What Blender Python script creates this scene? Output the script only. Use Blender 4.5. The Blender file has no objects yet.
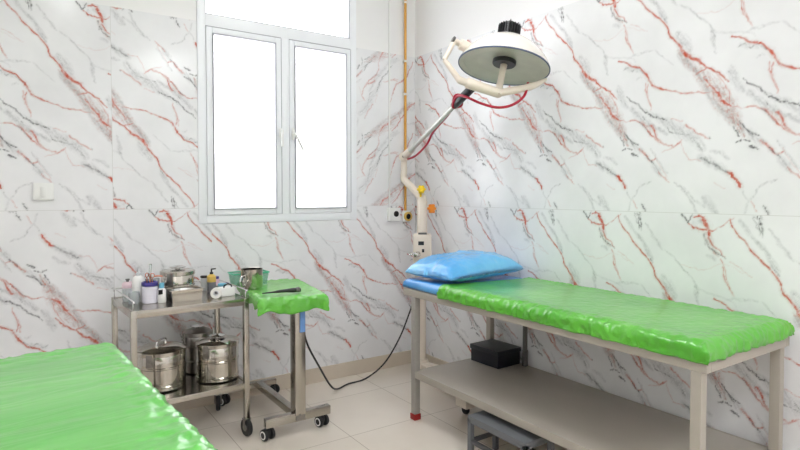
import bpy, bmesh, math, random
import numpy as np
from mathutils import Vector, Matrix, noise
PI = math.pi
random.seed(4)
scn = bpy.context.scene
C = scn.collection

# ------------------------------------------------------------ tagging
def tag(o, label=None, cat=None, group=None, kind=None):
    if label: o['label'] = label
    if cat: o['category'] = cat
    if group: o['group'] = group
    if kind: o['kind'] = kind
    return o
def thing(name, label, cat, loc=(0, 0, 0), rz=0, group=None):
    o = bpy.data.objects.new(name, None); C.objects.link(o)
    o.location = loc; o.rotation_euler = (0, 0, rz); o.empty_display_size = .05
    return tag(o, label, cat, group)
def copy_tree(o, parent=None):
    c = o.copy(); C.objects.link(c); c.parent = parent
    for ch in list(o.children): copy_tree(ch, c)
    return c

# ------------------------------------------------------------ mesh builder
class MB:
    def __init__(s): s.v = []; s.f = []
    def add(s, vs, fs):
        n = len(s.v); s.v += [tuple(v) for v in vs]; s.f += [tuple(i + n for i in f) for f in fs]; return s
    def bm(s, b, M=None):
        if M is not None: b.transform(M)
        b.verts.index_update()
        s.add([v.co[:] for v in b.verts], [[v.index for v in f.verts] for f in b.faces]); b.free(); return s
    def box(s, a, b, bev=0.0, seg=2, M=None):
        m = bmesh.new(); bmesh.ops.create_cube(m, size=1)
        for v in m.verts: v.co = [a[i] + (b[i] - a[i]) * (v.co[i] + .5) for i in range(3)]
        if bev: bmesh.ops.bevel(m, geom=m.edges[:], offset=bev, segments=seg, affect='EDGES', profile=.6)
        return s.bm(m, M)
    def bar(s, p, q, w, h=None, bev=.002):      # rectangular bar between two points
        p, q = Vector(p), Vector(q); d = q - p; L = d.length; h = h or w
        M = Matrix.Translation((p + q) / 2) @ d.to_track_quat('Y', 'Z').to_matrix().to_4x4()
        return s.box((-w / 2, -L / 2, -h / 2), (w / 2, L / 2, h / 2), bev, 2, M)
    def lathe(s, prof, seg=40, M=None, close=True):
        vs = []; fs = []; n = len(prof)
        for k in range(seg):
            a = 2 * PI * k / seg; c, si = math.cos(a), math.sin(a)
            for r, z in prof: vs.append(Vector((r * c, r * si, z)))
        for k in range(seg):
            k2 = (k + 1) % seg
            for i in range(n - 1):
                fs.append((k * n + i, k2 * n + i, k2 * n + i + 1, k * n + i + 1))
        if close:
            fs.append(tuple(k * n for k in reversed(range(seg)))); fs.append(tuple(k * n + n - 1 for k in range(seg)))
        if M is not None: vs = [M @ v for v in vs]
        return s.add(vs, fs)
    def cyl(s, p, q, r, r2=None, seg=24, bev=.0):
        p, q = Vector(p), Vector(q); d = q - p; L = d.length; r2 = r if r2 is None else r2
        M = Matrix.Translation(p) @ d.to_track_quat('Z', 'Y').to_matrix().to_4x4()
        b = min(bev, L * .4, r * .6)
        prof = [(r, 0), (r2, L)] if b <= 0 else [(r - b, 0), (r - b * .3, b * .3), (r, b), (r2, L - b), (r2 - b * .3, L - b * .3), (r2 - b, L)]
        return s.lathe(prof, seg, M)
    def tube(s, pts, r, seg=10, smooth=6, rads=None):
        P = [Vector(p) for p in pts]; R = rads or [r] * len(P)
        if smooth and len(P) > 2:
            Q = []; RR = []
            for i in range(len(P) - 1):
                a, b, c, d = P[max(i - 1, 0)], P[i], P[i + 1], P[min(i + 2, len(P) - 1)]
                for k in range(smooth):
                    t = k / smooth
                    Q.append(.5 * ((2 * b) + (c - a) * t + (2 * a - 5 * b + 4 * c - d) * t * t + (3 * b - a - 3 * c + d) * t ** 3))
                    RR.append(R[i] + (R[i + 1] - R[i]) * t)
            Q.append(P[-1]); RR.append(R[-1]); P, R = Q, RR
        vs = []; fs = []; t0 = (P[1] - P[0]).normalized()
        nrm = t0.orthogonal().normalized()
        for i, p in enumerate(P):
            t = (P[min(i + 1, len(P) - 1)] - P[max(i - 1, 0)]).normalized()
            nrm = (nrm - t * nrm.dot(t)).normalized(); bn = t.cross(nrm)
            for k in range(seg):
                a = 2 * PI * k / seg; vs.append(p + (nrm * math.cos(a) + bn * math.sin(a)) * R[i])
        for i in range(len(P) - 1):
            for k in range(seg):
                k2 = (k + 1) % seg; fs.append((i * seg + k, i * seg + k2, (i + 1) * seg + k2, (i + 1) * seg + k))
        fs.append(tuple(reversed(range(seg)))); n = (len(P) - 1) * seg; fs.append(tuple(n + k for k in range(seg)))
        return s.add(vs, fs)
    def build(s, name, mat, parent=None, smooth=True, angle=40):
        me = bpy.data.meshes.new(name); me.from_pydata(s.v, [], s.f); me.validate()
        b = bmesh.new(); b.from_mesh(me); bmesh.ops.recalc_face_normals(b, faces=b.faces); b.to_mesh(me); b.free()
        if smooth:
            me.polygons.foreach_set('use_smooth', [True] * len(me.polygons))
            try: me.set_sharp_from_angle(angle=math.radians(angle))
            except Exception: pass
        me.materials.append(mat)
        o = bpy.data.objects.new(name, me); C.objects.link(o)
        if parent: o.parent = parent
        return o

# ------------------------------------------------------------ materials
def srgb(r, g, b):
    f = lambda c: ((c / 255 + .055) / 1.055) ** 2.4 if c > 10 else c / 255 / 12.92
    return (f(r), f(g), f(b), 1)
def mat(name, col, rough=.5, metal=0, noise_scale=40, var=.06, bump=0, bump_scale=None, coat=0, trans=0, ior=1.45, alpha=1, spec=.5, rvar=0.05, stretch=None):
    m = bpy.data.materials.new(name); m.use_nodes = True; nt = m.node_tree; N = nt.nodes; L = nt.links
    p = N['Principled BSDF']
    tc = N.new('ShaderNodeTexCoord'); src = tc.outputs['Object']
    if stretch:
        mp = N.new('ShaderNodeMapping'); mp.inputs['Scale'].default_value = stretch; L.new(src, mp.inputs['Vector']); src = mp.outputs['Vector']
    nz = N.new('ShaderNodeTexNoise'); nz.inputs['Scale'].default_value = noise_scale; nz.inputs['Detail'].default_value = 4
    L.new(src, nz.inputs['Vector'])
    mx = N.new('ShaderNodeMix'); mx.data_type = 'RGBA'
    mx.inputs[6].default_value = tuple(c * (1 - var) for c in col[:3]) + (1,)
    mx.inputs[7].default_value = tuple(min(1, c * (1 + var)) for c in col[:3]) + (1,)
    L.new(nz.outputs['Fac'], mx.inputs[0]); L.new(mx.outputs[2], p.inputs['Base Color'])
    mr = N.new('ShaderNodeMapRange'); mr.inputs['To Min'].default_value = max(0, rough - rvar); mr.inputs['To Max'].default_value = min(1, rough + rvar)
    L.new(nz.outputs['Fac'], mr.inputs['Value']); L.new(mr.outputs[0], p.inputs['Roughness'])
    p.inputs['Metallic'].default_value = metal; p.inputs['IOR'].default_value = ior
    p.inputs['Specular IOR Level'].default_value = spec
    p.inputs['Coat Weight'].default_value = coat; p.inputs['Coat Roughness'].default_value = .08
    p.inputs['Transmission Weight'].default_value = trans; p.inputs['Alpha'].default_value = alpha
    if bump:
        b = N.new('ShaderNodeBump'); b.inputs['Strength'].default_value = bump; b.inputs['Distance'].default_value = .004
        n2 = N.new('ShaderNodeTexNoise'); n2.inputs['Scale'].default_value = bump_scale or noise_scale; n2.inputs['Detail'].default_value = 5
        L.new(src, n2.inputs['Vector']); L.new(n2.outputs['Fac'], b.inputs['Height']); L.new(b.outputs['Normal'], p.inputs['Normal'])
    return m

M = {}
M['paint'] = mat('white_wall_paint', srgb(236, 235, 235), .6, var=.01, noise_scale=8)
M['ceil'] = mat('ceiling_paint', srgb(240, 240, 238), .8, var=.01)
M['upvc'] = mat('white_window_plastic', srgb(238, 240, 244), .32, var=.01)
M['gasket'] = mat('window_gasket', srgb(168, 168, 174), .6)
M['steel'] = mat('stainless_steel', srgb(194, 189, 180), .13, 1, 60, .05, stretch=(1, 1, 12), rvar=.06)
M['steel_tube'] = mat('brushed_steel_tube', srgb(182, 177, 168), .22, 1, 50, .08, stretch=(8, 8, 1), rvar=.07)
M['steel_dark'] = mat('dull_steel', srgb(150, 146, 142), .35, 1, 40, .1)
M['bedpaint'] = mat('beige_grey_enamel', srgb(170, 163, 152), .42, var=.04, noise_scale=30)
M['shelfpaint'] = mat('taupe_shelf_enamel', srgb(166, 159, 149), .34, var=.04, noise_scale=12)
M['armtube'] = mat('pale_grey_tube', srgb(196, 196, 190), .3, .4)
M['legmetal'] = mat('grey_leg_enamel', srgb(158, 154, 148), .4, var=.06)
M['strut'] = mat('dark_grey_strut', srgb(96, 94, 92), .45)
M['redrubber'] = mat('red_rubber', srgb(150, 30, 28), .5)
M['black'] = mat('black_rubber', srgb(34, 34, 36), .5, var=.1)
M['blackpl'] = mat('black_plastic', srgb(30, 30, 32), .35, var=.1)
M['boxblack'] = mat('black_card', srgb(24, 25, 33), .45, var=.15)
M['boxlid'] = mat('black_card_lid', srgb(36, 37, 44), .4, var=.15)
M['stool'] = mat('grey_step_enamel', srgb(104, 106, 110), .5, var=.06, bump=.15, bump_scale=300)
M['stooldark'] = mat('dark_step_enamel', srgb(82, 82, 84), .5, var=.06)
M['lampwhite'] = mat('cream_enamel', srgb(226, 214, 200), .3, var=.02, coat=.3)
M['lampdome'] = mat('dome_enamel', srgb(234, 228, 220), .22, var=.01, coat=.4)
M['bluerim'] = mat('blue_rim', srgb(66, 80, 110), .4)
M['yellow'] = mat('yellow_plastic', srgb(236, 200, 20), .35)
M['orange'] = mat('orange_plastic', srgb(236, 140, 40), .35)
M['pipe'] = mat('orange_yellow_paint', srgb(222, 164, 70), .4)
M['redcable'] = mat('red_cable', srgb(176, 24, 52), .35)
M['white'] = mat('white_plastic', srgb(236, 236, 234), .35, var=.01)
M['clip'] = mat('white_clip', srgb(228, 226, 220), .4)
M['silver'] = mat('chrome', srgb(225, 225, 225), .12, 1)
M['bluelabel'] = mat('blue_label', srgb(116, 160, 222), .4)
M['purple'] = mat('purple_band', srgb(70, 62, 140), .4)
M['lilac'] = mat('lilac_label', srgb(226, 223, 234), .4)
M['pink'] = mat('pink_cap', srgb(232, 208, 216), .4)
M['pinklabel'] = mat('pink_label', srgb(232, 196, 214), .4)
M['amber'] = mat('yellow_label', srgb(226, 190, 100), .45)
M['greyliquid'] = mat('grey_bottle', srgb(140, 140, 146), .25, trans=.2)
M['cyan'] = mat('blue_cap', srgb(110, 180, 205), .4)
M['copper'] = mat('copper_handles', srgb(190, 120, 96), .3, .8)
M['tapew'] = mat('cloth_tape', srgb(232, 230, 226), .8, bump=.3, bump_scale=400)
M['tapecore'] = mat('tape_core', srgb(205, 206, 210), .6)
M['diffuser'] = bpy.data.materials.new('lit_diffuser')
def emis(m, col, s):
    m.use_nodes = True; p = m.node_tree.nodes['Principled BSDF']
    p.inputs['Emission Color'].default_value = col; p.inputs['Emission Strength'].default_value = s; p.inputs['Base Color'].default_value = (.9, .9, .9, 1)
def clearish(name, col, rough, mixf):
    m = bpy.data.materials.new(name); m.use_nodes = True; N = m.node_tree.nodes; L = m.node_tree.links
    p = N['Principled BSDF']; p.inputs['Base Color'].default_value = col; p.inputs['Roughness'].default_value = rough
    t = N.new('ShaderNodeBsdfTransparent'); t.inputs[0].default_value = tuple(.35 + .65 * c for c in col[:3]) + (1,)
    nz = N.new('ShaderNodeTexNoise'); nz.inputs['Scale'].default_value = 12
    mr = N.new('ShaderNodeMapRange'); mr.inputs['To Min'].default_value = mixf - .06; mr.inputs['To Max'].default_value = mixf + .06
    L.new(nz.outputs['Fac'], mr.inputs['Value'])
    mx = N.new('ShaderNodeMixShader'); L.new(mr.outputs[0], mx.inputs[0]); L.new(t.outputs[0], mx.inputs[1]); L.new(p.outputs[0], mx.inputs[2])
    L.new(mx.outputs[0], N['Material Output'].inputs['Surface']); return m
M['glass'] = clearish('window_glass', (.98, .98, 1, 1), .05, .08)
M['frost'] = clearish('translucent_plastic', srgb(226, 228, 230), .3, .6)
M['smoke'] = clearish('smoky_plastic', srgb(206, 208, 212), .25, .3)
M['clear'] = clearish('clear_plastic', srgb(230, 234, 236), .12, .3)
M['teal'] = clearish('teal_plastic', srgb(205, 232, 220), .2, .14)
M['tealrim'] = mat('teal_rim', srgb(50, 165, 130), .4)

def film(name, col, col2, rough, bump, scale, stretch=(1, 1, 1), crinkle=.4):
    """thin plastic film: glossy, a little see-through colour variation, wrinkles as bump"""
    m = bpy.data.materials.new(name); m.use_nodes = True; N = m.node_tree.nodes; L = m.node_tree.links
    p = N['Principled BSDF']; tc = N.new('ShaderNodeTexCoord'); mp = N.new('ShaderNodeMapping'); mp.inputs['Scale'].default_value = stretch
    L.new(tc.outputs['Object'], mp.inputs['Vector'])
    n1 = N.new('ShaderNodeTexNoise'); n1.inputs['Scale'].default_value = 3; n1.inputs['Detail'].default_value = 6; L.new(mp.outputs[0], n1.inputs['Vector'])
    mx = N.new('ShaderNodeMix'); mx.data_type = 'RGBA'; mx.inputs[6].default_value = col; mx.inputs[7].default_value = col2
    mr = N.new('ShaderNodeMapRange'); mr.inputs['From Min'].default_value = .38; mr.inputs['From Max'].default_value = .62
    L.new(n1.outputs['Fac'], mr.inputs['Value']); L.new(mr.outputs[0], mx.inputs[0]); L.new(mx.outputs[2], p.inputs['Base Color'])
    p.inputs['Roughness'].default_value = rough; p.inputs['Specular IOR Level'].default_value = .6
    p.inputs['Coat Weight'].default_value = .7; p.inputs['Coat Roughness'].default_value = .1
    n2 = N.new('ShaderNodeTexNoise'); n2.inputs['Scale'].default_value = scale; n2.inputs['Detail'].default_value = 3; n2.inputs['Distortion'].default_value = .8; L.new(mp.outputs[0], n2.inputs['Vector'])
    vo = N.new('ShaderNodeTexVoronoi'); vo.feature = 'F1'; vo.inputs['Scale'].default_value = scale * 2.2; L.new(mp.outputs[0], vo.inputs['Vector'])
    ad = N.new('ShaderNodeMath'); ad.operation = 'MULTIPLY_ADD'; ad.inputs[1].default_value = crinkle; L.new(vo.outputs['Distance'], ad.inputs[0]); L.new(n2.outputs['Fac'], ad.inputs[2])
    b = N.new('ShaderNodeBump'); b.inputs['Strength'].default_value = bump; b.inputs['Distance'].default_value = .02
    L.new(ad.outputs[0], b.inputs['Height']); L.new(b.outputs['Normal'], p.inputs['Normal'])
    return m
M['green'] = film('green_plastic_sheet', srgb(74, 166, 32), srgb(92, 182, 46), .36, .3, 16, (1, 1, 1), .25)
M['greenleft'] = film('green_plastic_sheet_pale', srgb(82, 178, 62), srgb(100, 192, 80), .3, .3, 5, (.5, 2.2, 1), .2)
M['blue'] = film('blue_plastic_film', srgb(70, 162, 226), srgb(112, 192, 240), .3, .55, 9, (1, 1, 1), .3)
M['bluepad'] = film('blue_underlay_film', srgb(56, 142, 212), srgb(84, 166, 228), .35, .2, 12)

# marble tile: masks for red / dark / grey / blush veins come from the wall mesh as a colour attribute
def marble():
    m = bpy.data.materials.new('veined_marble_tile'); m.use_nodes = True; N = m.node_tree.nodes; L = m.node_tree.links
    p = N['Principled BSDF']; at = N.new('ShaderNodeAttribute'); at.attribute_name = 'veins'
    sp = N.new('ShaderNodeSeparateColor'); L.new(at.outputs['Color'], sp.inputs[0])
    tc = N.new('ShaderNodeTexCoord')
    def nz(sc, det, lo, hi, tmin, tmax, rough=.6):
        n = N.new('ShaderNodeTexNoise'); n.inputs['Scale'].default_value = sc; n.inputs['Detail'].default_value = det; n.inputs['Roughness'].default_value = rough
        L.new(tc.outputs['Object'], n.inputs['Vector'])
        r = N.new('ShaderNodeMapRange'); r.inputs['From Min'].default_value = lo; r.inputs['From Max'].default_value = hi; r.inputs['To Min'].default_value = tmin; r.inputs['To Max'].default_value = tmax
        L.new(n.outputs['Fac'], r.inputs['Value']); return r.outputs[0]
    def mul(a, b):
        k = N.new('ShaderNodeMath'); k.operation = 'MULTIPLY'; k.use_clamp = True; L.new(a, k.inputs[0])
        if isinstance(b, (int, float)): k.inputs[1].default_value = b
        else: L.new(b, k.inputs[1])
        return k.outputs[0]
    base = N.new('ShaderNodeMix'); base.data_type = 'RGBA'; base.inputs[6].default_value = srgb(228, 228, 230); base.inputs[7].default_value = srgb(236, 236, 238)
    L.new(nz(3, 4, .35, .65, 0, 1), base.inputs[0]); cur = base.outputs[2]
    def over(cur, fac, col):
        x = N.new('ShaderNodeMix'); x.data_type = 'RGBA'; L.new(fac, x.inputs[0]); L.new(cur, x.inputs[6]); x.inputs[7].default_value = col; return x.outputs[2]
    cur = over(cur, mul(mul(at.outputs['Alpha'], nz(38, 5, .36, .62, .4, 1)), .85), srgb(176, 160, 158))
    cur = over(cur, mul(mul(at.outputs['Alpha'], nz(70, 5, .5, .62, 0, 1)), .6), srgb(194, 116, 94))
    cur = over(cur, mul(mul(sp.outputs[2], nz(60, 5, .36, .58, .5, 1)), .7), srgb(164, 164, 167))
    cur = over(cur, mul(mul(sp.outputs[0], nz(45, 4, .3, .52, .55, 1)), 1.), srgb(194, 84, 58))
    cur = over(cur, mul(mul(sp.outputs[1], nz(120, 4, .34, .5, .3, 1)), .88), srgb(66, 66, 70))
    sep = N.new('ShaderNodeUVMap'); sep.uv_map = 'joint'
    L.new(cur, p.inputs['Base Color'])
    p.inputs['Roughness'].default_value = .16; p.inputs['Specular IOR Level'].default_value = .42
    return m
M['marble'] = marble()
M['grout'] = mat('tile_joint', srgb(205, 204, 203), .6)

def floor_mat():
    m = bpy.data.materials.new('polished_floor_tile'); m.use_nodes = True; N = m.node_tree.nodes; L = m.node_tree.links
    p = N['Principled BSDF']; tc = N.new('ShaderNodeTexCoord')
    mp = N.new('ShaderNodeMapping'); mp.inputs['Location'].default_value = (.0, .0, 0); L.new(tc.outputs['Object'], mp.inputs['Vector'])
    br = N.new('ShaderNodeTexBrick'); br.offset = 0; br.inputs['Scale'].default_value = 1; br.inputs['Brick Width'].default_value = .533; br.inputs['Row Height'].default_value = .533
    br.inputs['Mortar Size'].default_value = .0022; br.inputs['Mortar Smooth'].default_value = .3
    br.inputs['Color1'].default_value = srgb(226, 217, 206); br.inputs['Color2'].default_value = srgb(222, 213, 202); br.inputs['Mortar'].default_value = srgb(176, 164, 150)
    L.new(mp.outputs[0], br.inputs['Vector'])
    n = N.new('ShaderNodeTexNoise'); n.inputs['Scale'].default_value = 2.2; n.inputs['Detail'].default_value = 5; L.new(tc.outputs['Object'], n.inputs['Vector'])
    mx = N.new('ShaderNodeMix'); mx.data_type = 'RGBA'; mx.blend_type = 'MULTIPLY'; mx.inputs[7].default_value = (.93, .915, .895, 1)
    mr = N.new('ShaderNodeMapRange'); mr.inputs['From Min'].default_value = .35; mr.inputs['From Max'].default_value = .7; L.new(n.outputs['Fac'], mr.inputs['Value'])
    L.new(mr.outputs[0], mx.inputs[0]); L.new(br.outputs['Color'], mx.inputs[6]); L.new(mx.outputs[2], p.inputs['Base Color'])
    p.inputs['Roughness'].default_value = .18; p.inputs['Specular IOR Level'].default_value = .4
    return m
M['floor'] = floor_mat()
M['base'] = mat('beige_skirting_tile', srgb(206, 194, 178), .3, var=.04, noise_scale=6)

# ------------------------------------------------------------ the room
X0, Y0, ZC = -4.0, -5.3, 3.0
TOP1, TOP2 = 2.33, 1.208            # top edge of the upper and of the lower tile row
W, HH = 539., 1122.
VEINS = [
    ('R', [2, 3, 4, 3, 4, 4, 6, 9], 0.9, [(218, 20), (244, 77), (302, 146), (371, 210), (410, 262), (420, 297), (458, 346), (485, 390), (504, 411)]),
    ('R', [8, 11, 8, 4, 4, 3, 2], 0.95, [(-60, 381), (-35, 411), (8, 437), (46, 474), (100, 509), (126, 533), (147, 558)]),
    ('B', [6, 14, 22, 30, 34, 32, 24, 16, 10, 5], 0.8, [(-77, 380), (-25, 455), (31, 510), (74, 562), (112, 612), (138, 656), (159, 694), (182, 731), (200, 768), (212, 796)]),
    ('R', [2, 3, 3], 0.7, [(9, 502), (33, 490), (52, 484)]),
    ('R', [2, 3, 4, 7, 8, 4], 0.75, [(42, 521), (64, 551), (90, 582), (115, 622), (133, 644), (159, 662)]),
    ('G', [7, 8, 8, 6, 4], 0.7, [(-66, 401), (-14, 466), (20, 499), (42, 548), (64, 593)]),
    ('G', [3, 5, 7, 7], 0.6, [(59, 597), (97, 647), (139, 696), (175, 735)]),
    ('R', [2, 2, 2], 0.5, [(84, 500), (127, 560), (153, 608), (153, 649)]),
    ('G', [3, 4, 5, 6, 6, 2], 0.75, [(257, 25), (295, 80), (346, 131), (377, 182), (395, 215), (407, 237)]),
    ('D', [2, 3, 2], 0.8, [(332, 11), (330, 45), (335, 82)]),
    ('D', [1.5, 2, 1.5], 0.6, [(307, 12), (323, 38), (330, 59)]),
    ('G', [6, 12, 10, 3], 0.7, [(461, 301), (484, 339), (504, 366), (524, 393)]),
    ('G', [2, 3, 4, 2, 2, 1.5, 1.5, 1.5], 0.55, [(369, 55), (400, 96), (436, 144), (447, 163), (499, 196), (544, 239), (588, 281), (616, 323)]),
    ('G', [4, 5, 3, 2], 0.7, [(77, 327), (78, 360), (85, 393), (94, 426)]),
    ('R', [1, 1, 1], 0.3, [(5, 236), (49, 244), (86, 251), (133, 241), (183, 213)]),
    ('G', [1.5, 1.5], 0.4, [(77, 329), (113, 341), (155, 352)]),
    ('G', [3, 6, 3], 0.4, [(156, 493), (177, 532), (183, 577)]),
    ('D', [3, 3.5, 3.5, 2], 0.95, [(546, 4), (560, 18), (575, 41), (587, 17), (595, 4)]),
    ('R', [4, 6, 6, 5], 0.85, [(64, 16), (84, 8), (108, 15), (116, 30)]),
    ('R', [7, 10, 8, 6], 1.0, [(104, 27), (120, 50), (129, 69), (132, 92)]),
    ('R', [3, 5, 5, 4], 0.85, [(40, 45), (61, 64), (89, 69), (124, 71)]),
    ('R', [3, 2, 1.5, 1.5], 0.7, [(130, 69), (147, 75), (177, 56), (206, 32), (234, 14)]),
    ('G', [5, 5], 0.5, [(65, 40), (92, 35)]),
    ('D', [2.5, 2, 2], 0.7, [(109, 89), (117, 116), (116, 136)]),
    ('B', [12, 14, 13, 7], 0.55, [(120, 85), (132, 119), (152, 153), (171, 178)]),
    ('D', [2, 3, 3, 2, 1.5], 0.8, [(117, 114), (137, 152), (160, 166), (178, 172), (201, 189)]),
    ('R', [3, 2.5, 2, 2], 0.7, [(128, 102), (152, 143), (174, 153), (197, 182)]),
    ('G', [4, 5], 0.5, [(126, 184), (156, 193)]),
    ('R', [1.5, 1.5, 1], 0.3, [(219, 202), (266, 224), (308, 256)]),
    ('G', [1.5, 2, 2, 2, 1, 1], 0.45, [(204, 366), (243, 355), (299, 351), (354, 359), (390, 395), (443, 442)]),
    ('R', [2, 2.5, 2, 1.5], 0.55, [(182, 195), (201, 243), (208, 284), (238, 347)]),
    ('R', [1, 1, 1], 0.25, [(192, 206), (231, 220), (275, 245)]),
    ('R', [3, 3.5, 4, 4, 5, 5, 4, 4, 4], 0.85, [(156, 369), (195, 384), (236, 411), (273, 422), (303, 457), (323, 490), (336, 517), (368, 535), (411, 550)]),
    ('R', [4, 3.5, 3, 3, 2.5, 2], 0.65, [(339, 520), (392, 545), (453, 563), (511, 581), (559, 580), (606, 589)]),
    ('R', [3, 4, 3.5, 2], 0.5, [(318, 509), (310, 543), (321, 587), (333, 635)]),
    ('D', [2, 2.5, 2.5, 2], 0.55, [(185, 419), (209, 410), (233, 434), (257, 422), (290, 451)]),
    ('G', [5, 6, 5], 0.45, [(195, 413), (237, 427), (277, 439)]),
    ('G', [2, 2, 1.5], 0.4, [(258, 478), (274, 466), (284, 473)]),
    ('R', [3, 3, 2], 0.45, [(304, 504), (301, 535), (312, 572)]),
    ('G', [1.5, 2, 1.5, 1.5], 0.4, [(70, 331), (137, 350), (229, 368), (249, 392)]),
    ('R', [2.5, 3, 2.5, 2], 0.6, [(192, 228), (198, 274), (220, 312), (234, 338)]),
    ('G', [2, 2.5, 1], 0.45, [(235, 356), (275, 359), (314, 350)]),
    ('D', [2, 3.5, 3, 4, 4, 6, 4, 4, 3], 0.85, [(204, 553), (226, 578), (260, 595), (277, 615), (306, 645), (332, 659), (358, 670), (395, 685), (414, 694)]),
    ('G', [7, 10, 8, 4], 0.6, [(154, 514), (171, 551), (188, 583), (205, 607)]),
    ('G', [7, 9, 8, 7, 6, 5, 4], 0.7, [(233, 616), (261, 649), (294, 672), (320, 693), (340, 713), (377, 726), (415, 753)]),
    ('G', [6, 10, 12, 12, 11, 9, 7], 0.65, [(359, 666), (408, 698), (451, 731), (493, 755), (535, 779), (563, 809), (581, 834)]),
    ('D', [2, 3, 3, 2], 0.5, [(417, 728), (435, 750), (473, 757), (522, 770)]),
    ('G', [2, 2, 2], 0.5, [(246, 596), (280, 620), (332, 645), (395, 682)]),
    ('R', [1.5, 2, 3, 3.5, 4, 4, 3, 2.5, 2], 0.6, [(164, 666), (200, 678), (248, 673), (281, 688), (314, 723), (334, 754), (359, 775), (391, 795), (416, 807)]),
    ('R', [3, 3, 3, 2], 0.5, [(356, 772), (405, 805), (448, 818), (486, 789)]),
    ('D', [2, 3, 2], 0.55, [(274, 685), (304, 712), (331, 748)]),
    ('R', [4, 6, 5, 3], 0.8, [(330, 708), (343, 717), (354, 736), (362, 766)]),
    ('B', [7, 9, 9, 5], 0.55, [(285, 685), (328, 715), (355, 743), (365, 773)]),
    ('R', [2, 2, 2], 0.45, [(434, 688), (463, 697), (489, 702)]),
    ('R', [4, 4, 4, 4, 2], 0.5, [(-34, 723), (-9, 739), (7, 754), (39, 775), (70, 793)]),
    ('D', [2, 2], 0.6, [(70, 785), (74, 793)]),
    ('D', [2, 3.5, 3], 0.9, [(169, 749), (189, 778), (193, 793)]),
    ('D', [3, 3, 2.5], 0.9, [(184, 817), (202, 807), (236, 817)]),
    ('D', [3, 3, 4, 5, 3], 0.8, [(194, 732), (218, 761), (239, 780), (253, 788), (270, 795)]),
    ('D', [4, 6, 3], 0.9, [(235, 836), (251, 844), (267, 852)]),
    ('D', [2, 2], 0.6, [(204, 741), (250, 800)]),
    ('G', [5, 9, 9, 7], 0.6, [(197, 748), (229, 780), (257, 808), (280, 824)]),
    ('R', [3, 3.5, 4, 4], 0.6, [(274, 819), (294, 833), (311, 852), (323, 867)]),
    ('R', [4, 5, 5, 3, 3], 0.6, [(277, 816), (300, 836), (320, 858), (339, 876), (358, 868)]),
    ('D', [3, 4, 3], 0.6, [(310, 846), (323, 866), (343, 885)]),
    ('G', [5, 6, 5, 4], 0.7, [(343, 885), (362, 910), (375, 928), (387, 946)]),
    ('R', [2, 2.5, 2], 0.45, [(375, 928), (397, 953), (419, 969)]),
    ('R', [1.5, 1.5, 1.5], 0.4, [(376, 936), (403, 959), (429, 981)]),
    ('G', [1.5, 3, 4, 3, 2.5, 3], 0.7, [(455, 982), (489, 1004), (512, 1029), (535, 1049), (559, 1068), (587, 1088)]),
    ('G', [2.5, 2.5, 2], 0.6, [(512, 1029), (535, 1073), (560, 1120)]),
    ('G', [1.5, 3, 2, 2, 2], 0.6, [(335, 820), (358, 850), (371, 876), (390, 904), (419, 937)]),
    ('R', [1, 1, 1], 0.35, [(357, 851), (385, 907), (418, 954)]),
    ('D', [5, 6, 5, 4], 0.45, [(33, 875), (72, 897), (117, 922), (147, 943)]),
    ('G', [8, 10, 8, 6], 0.75, [(33, 874), (72, 894), (117, 919), (147, 942)]),
    ('R', [4, 7, 6, 6, 5], 0.95, [(149, 943), (165, 948), (178, 967), (191, 984), (201, 1005)]),
    ('G', [3, 5, 4], 0.5, [(78, 847), (124, 857), (150, 883)]),
    ('R', [1.5, 1.5, 2, 2], 0.4, [(486, 798), (499, 847), (520, 879), (572, 887)]),
    ('R', [2, 3, 2], 0.6, [(448, 821), (465, 808), (483, 792)]),
    ('R', [1.5, 2.5, 2, 1], 0.4, [(356, 779), (405, 804), (448, 819), (392, 839)]),
    ('G', [4, 7, 8, 7, 3], 0.6, [(47, 1050), (61, 1055), (79, 1080), (94, 1106), (110, 1119)]),
    ('G', [2, 2], 0.5, [(51, 1056), (56, 1092)]),
    ('G', [1.5, 2, 2, 1.5, 1.5, 2, 2], 0.5, [(338, 975), (319, 987), (280, 1000), (264, 1029), (241, 1059), (229, 1085), (220, 1116)]),
    ('D', [3, 4, 3], 0.8, [(291, 1084), (300, 1101), (311, 1121)]),
    ('D', [2, 2], 0.5, [(310, 6), (323, 17)]),
    ('R', [1.5, 2], 0.4, [(244, 1066), (267, 1106)]),
    ('D', [2, 2.5], 0.6, [(322, -16), (344, 16)]),
    ('D', [2, 3.5, 2.5], 0.75, [(323, 4), (339, 34), (346, 86)]),
    ('R', [1.5, 1.5], 0.35, [(96, 986), (141, 1010)]),
    ('G', [2, 1.5], 0.4, [(212, 1025), (234, 1059)]),
]

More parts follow.
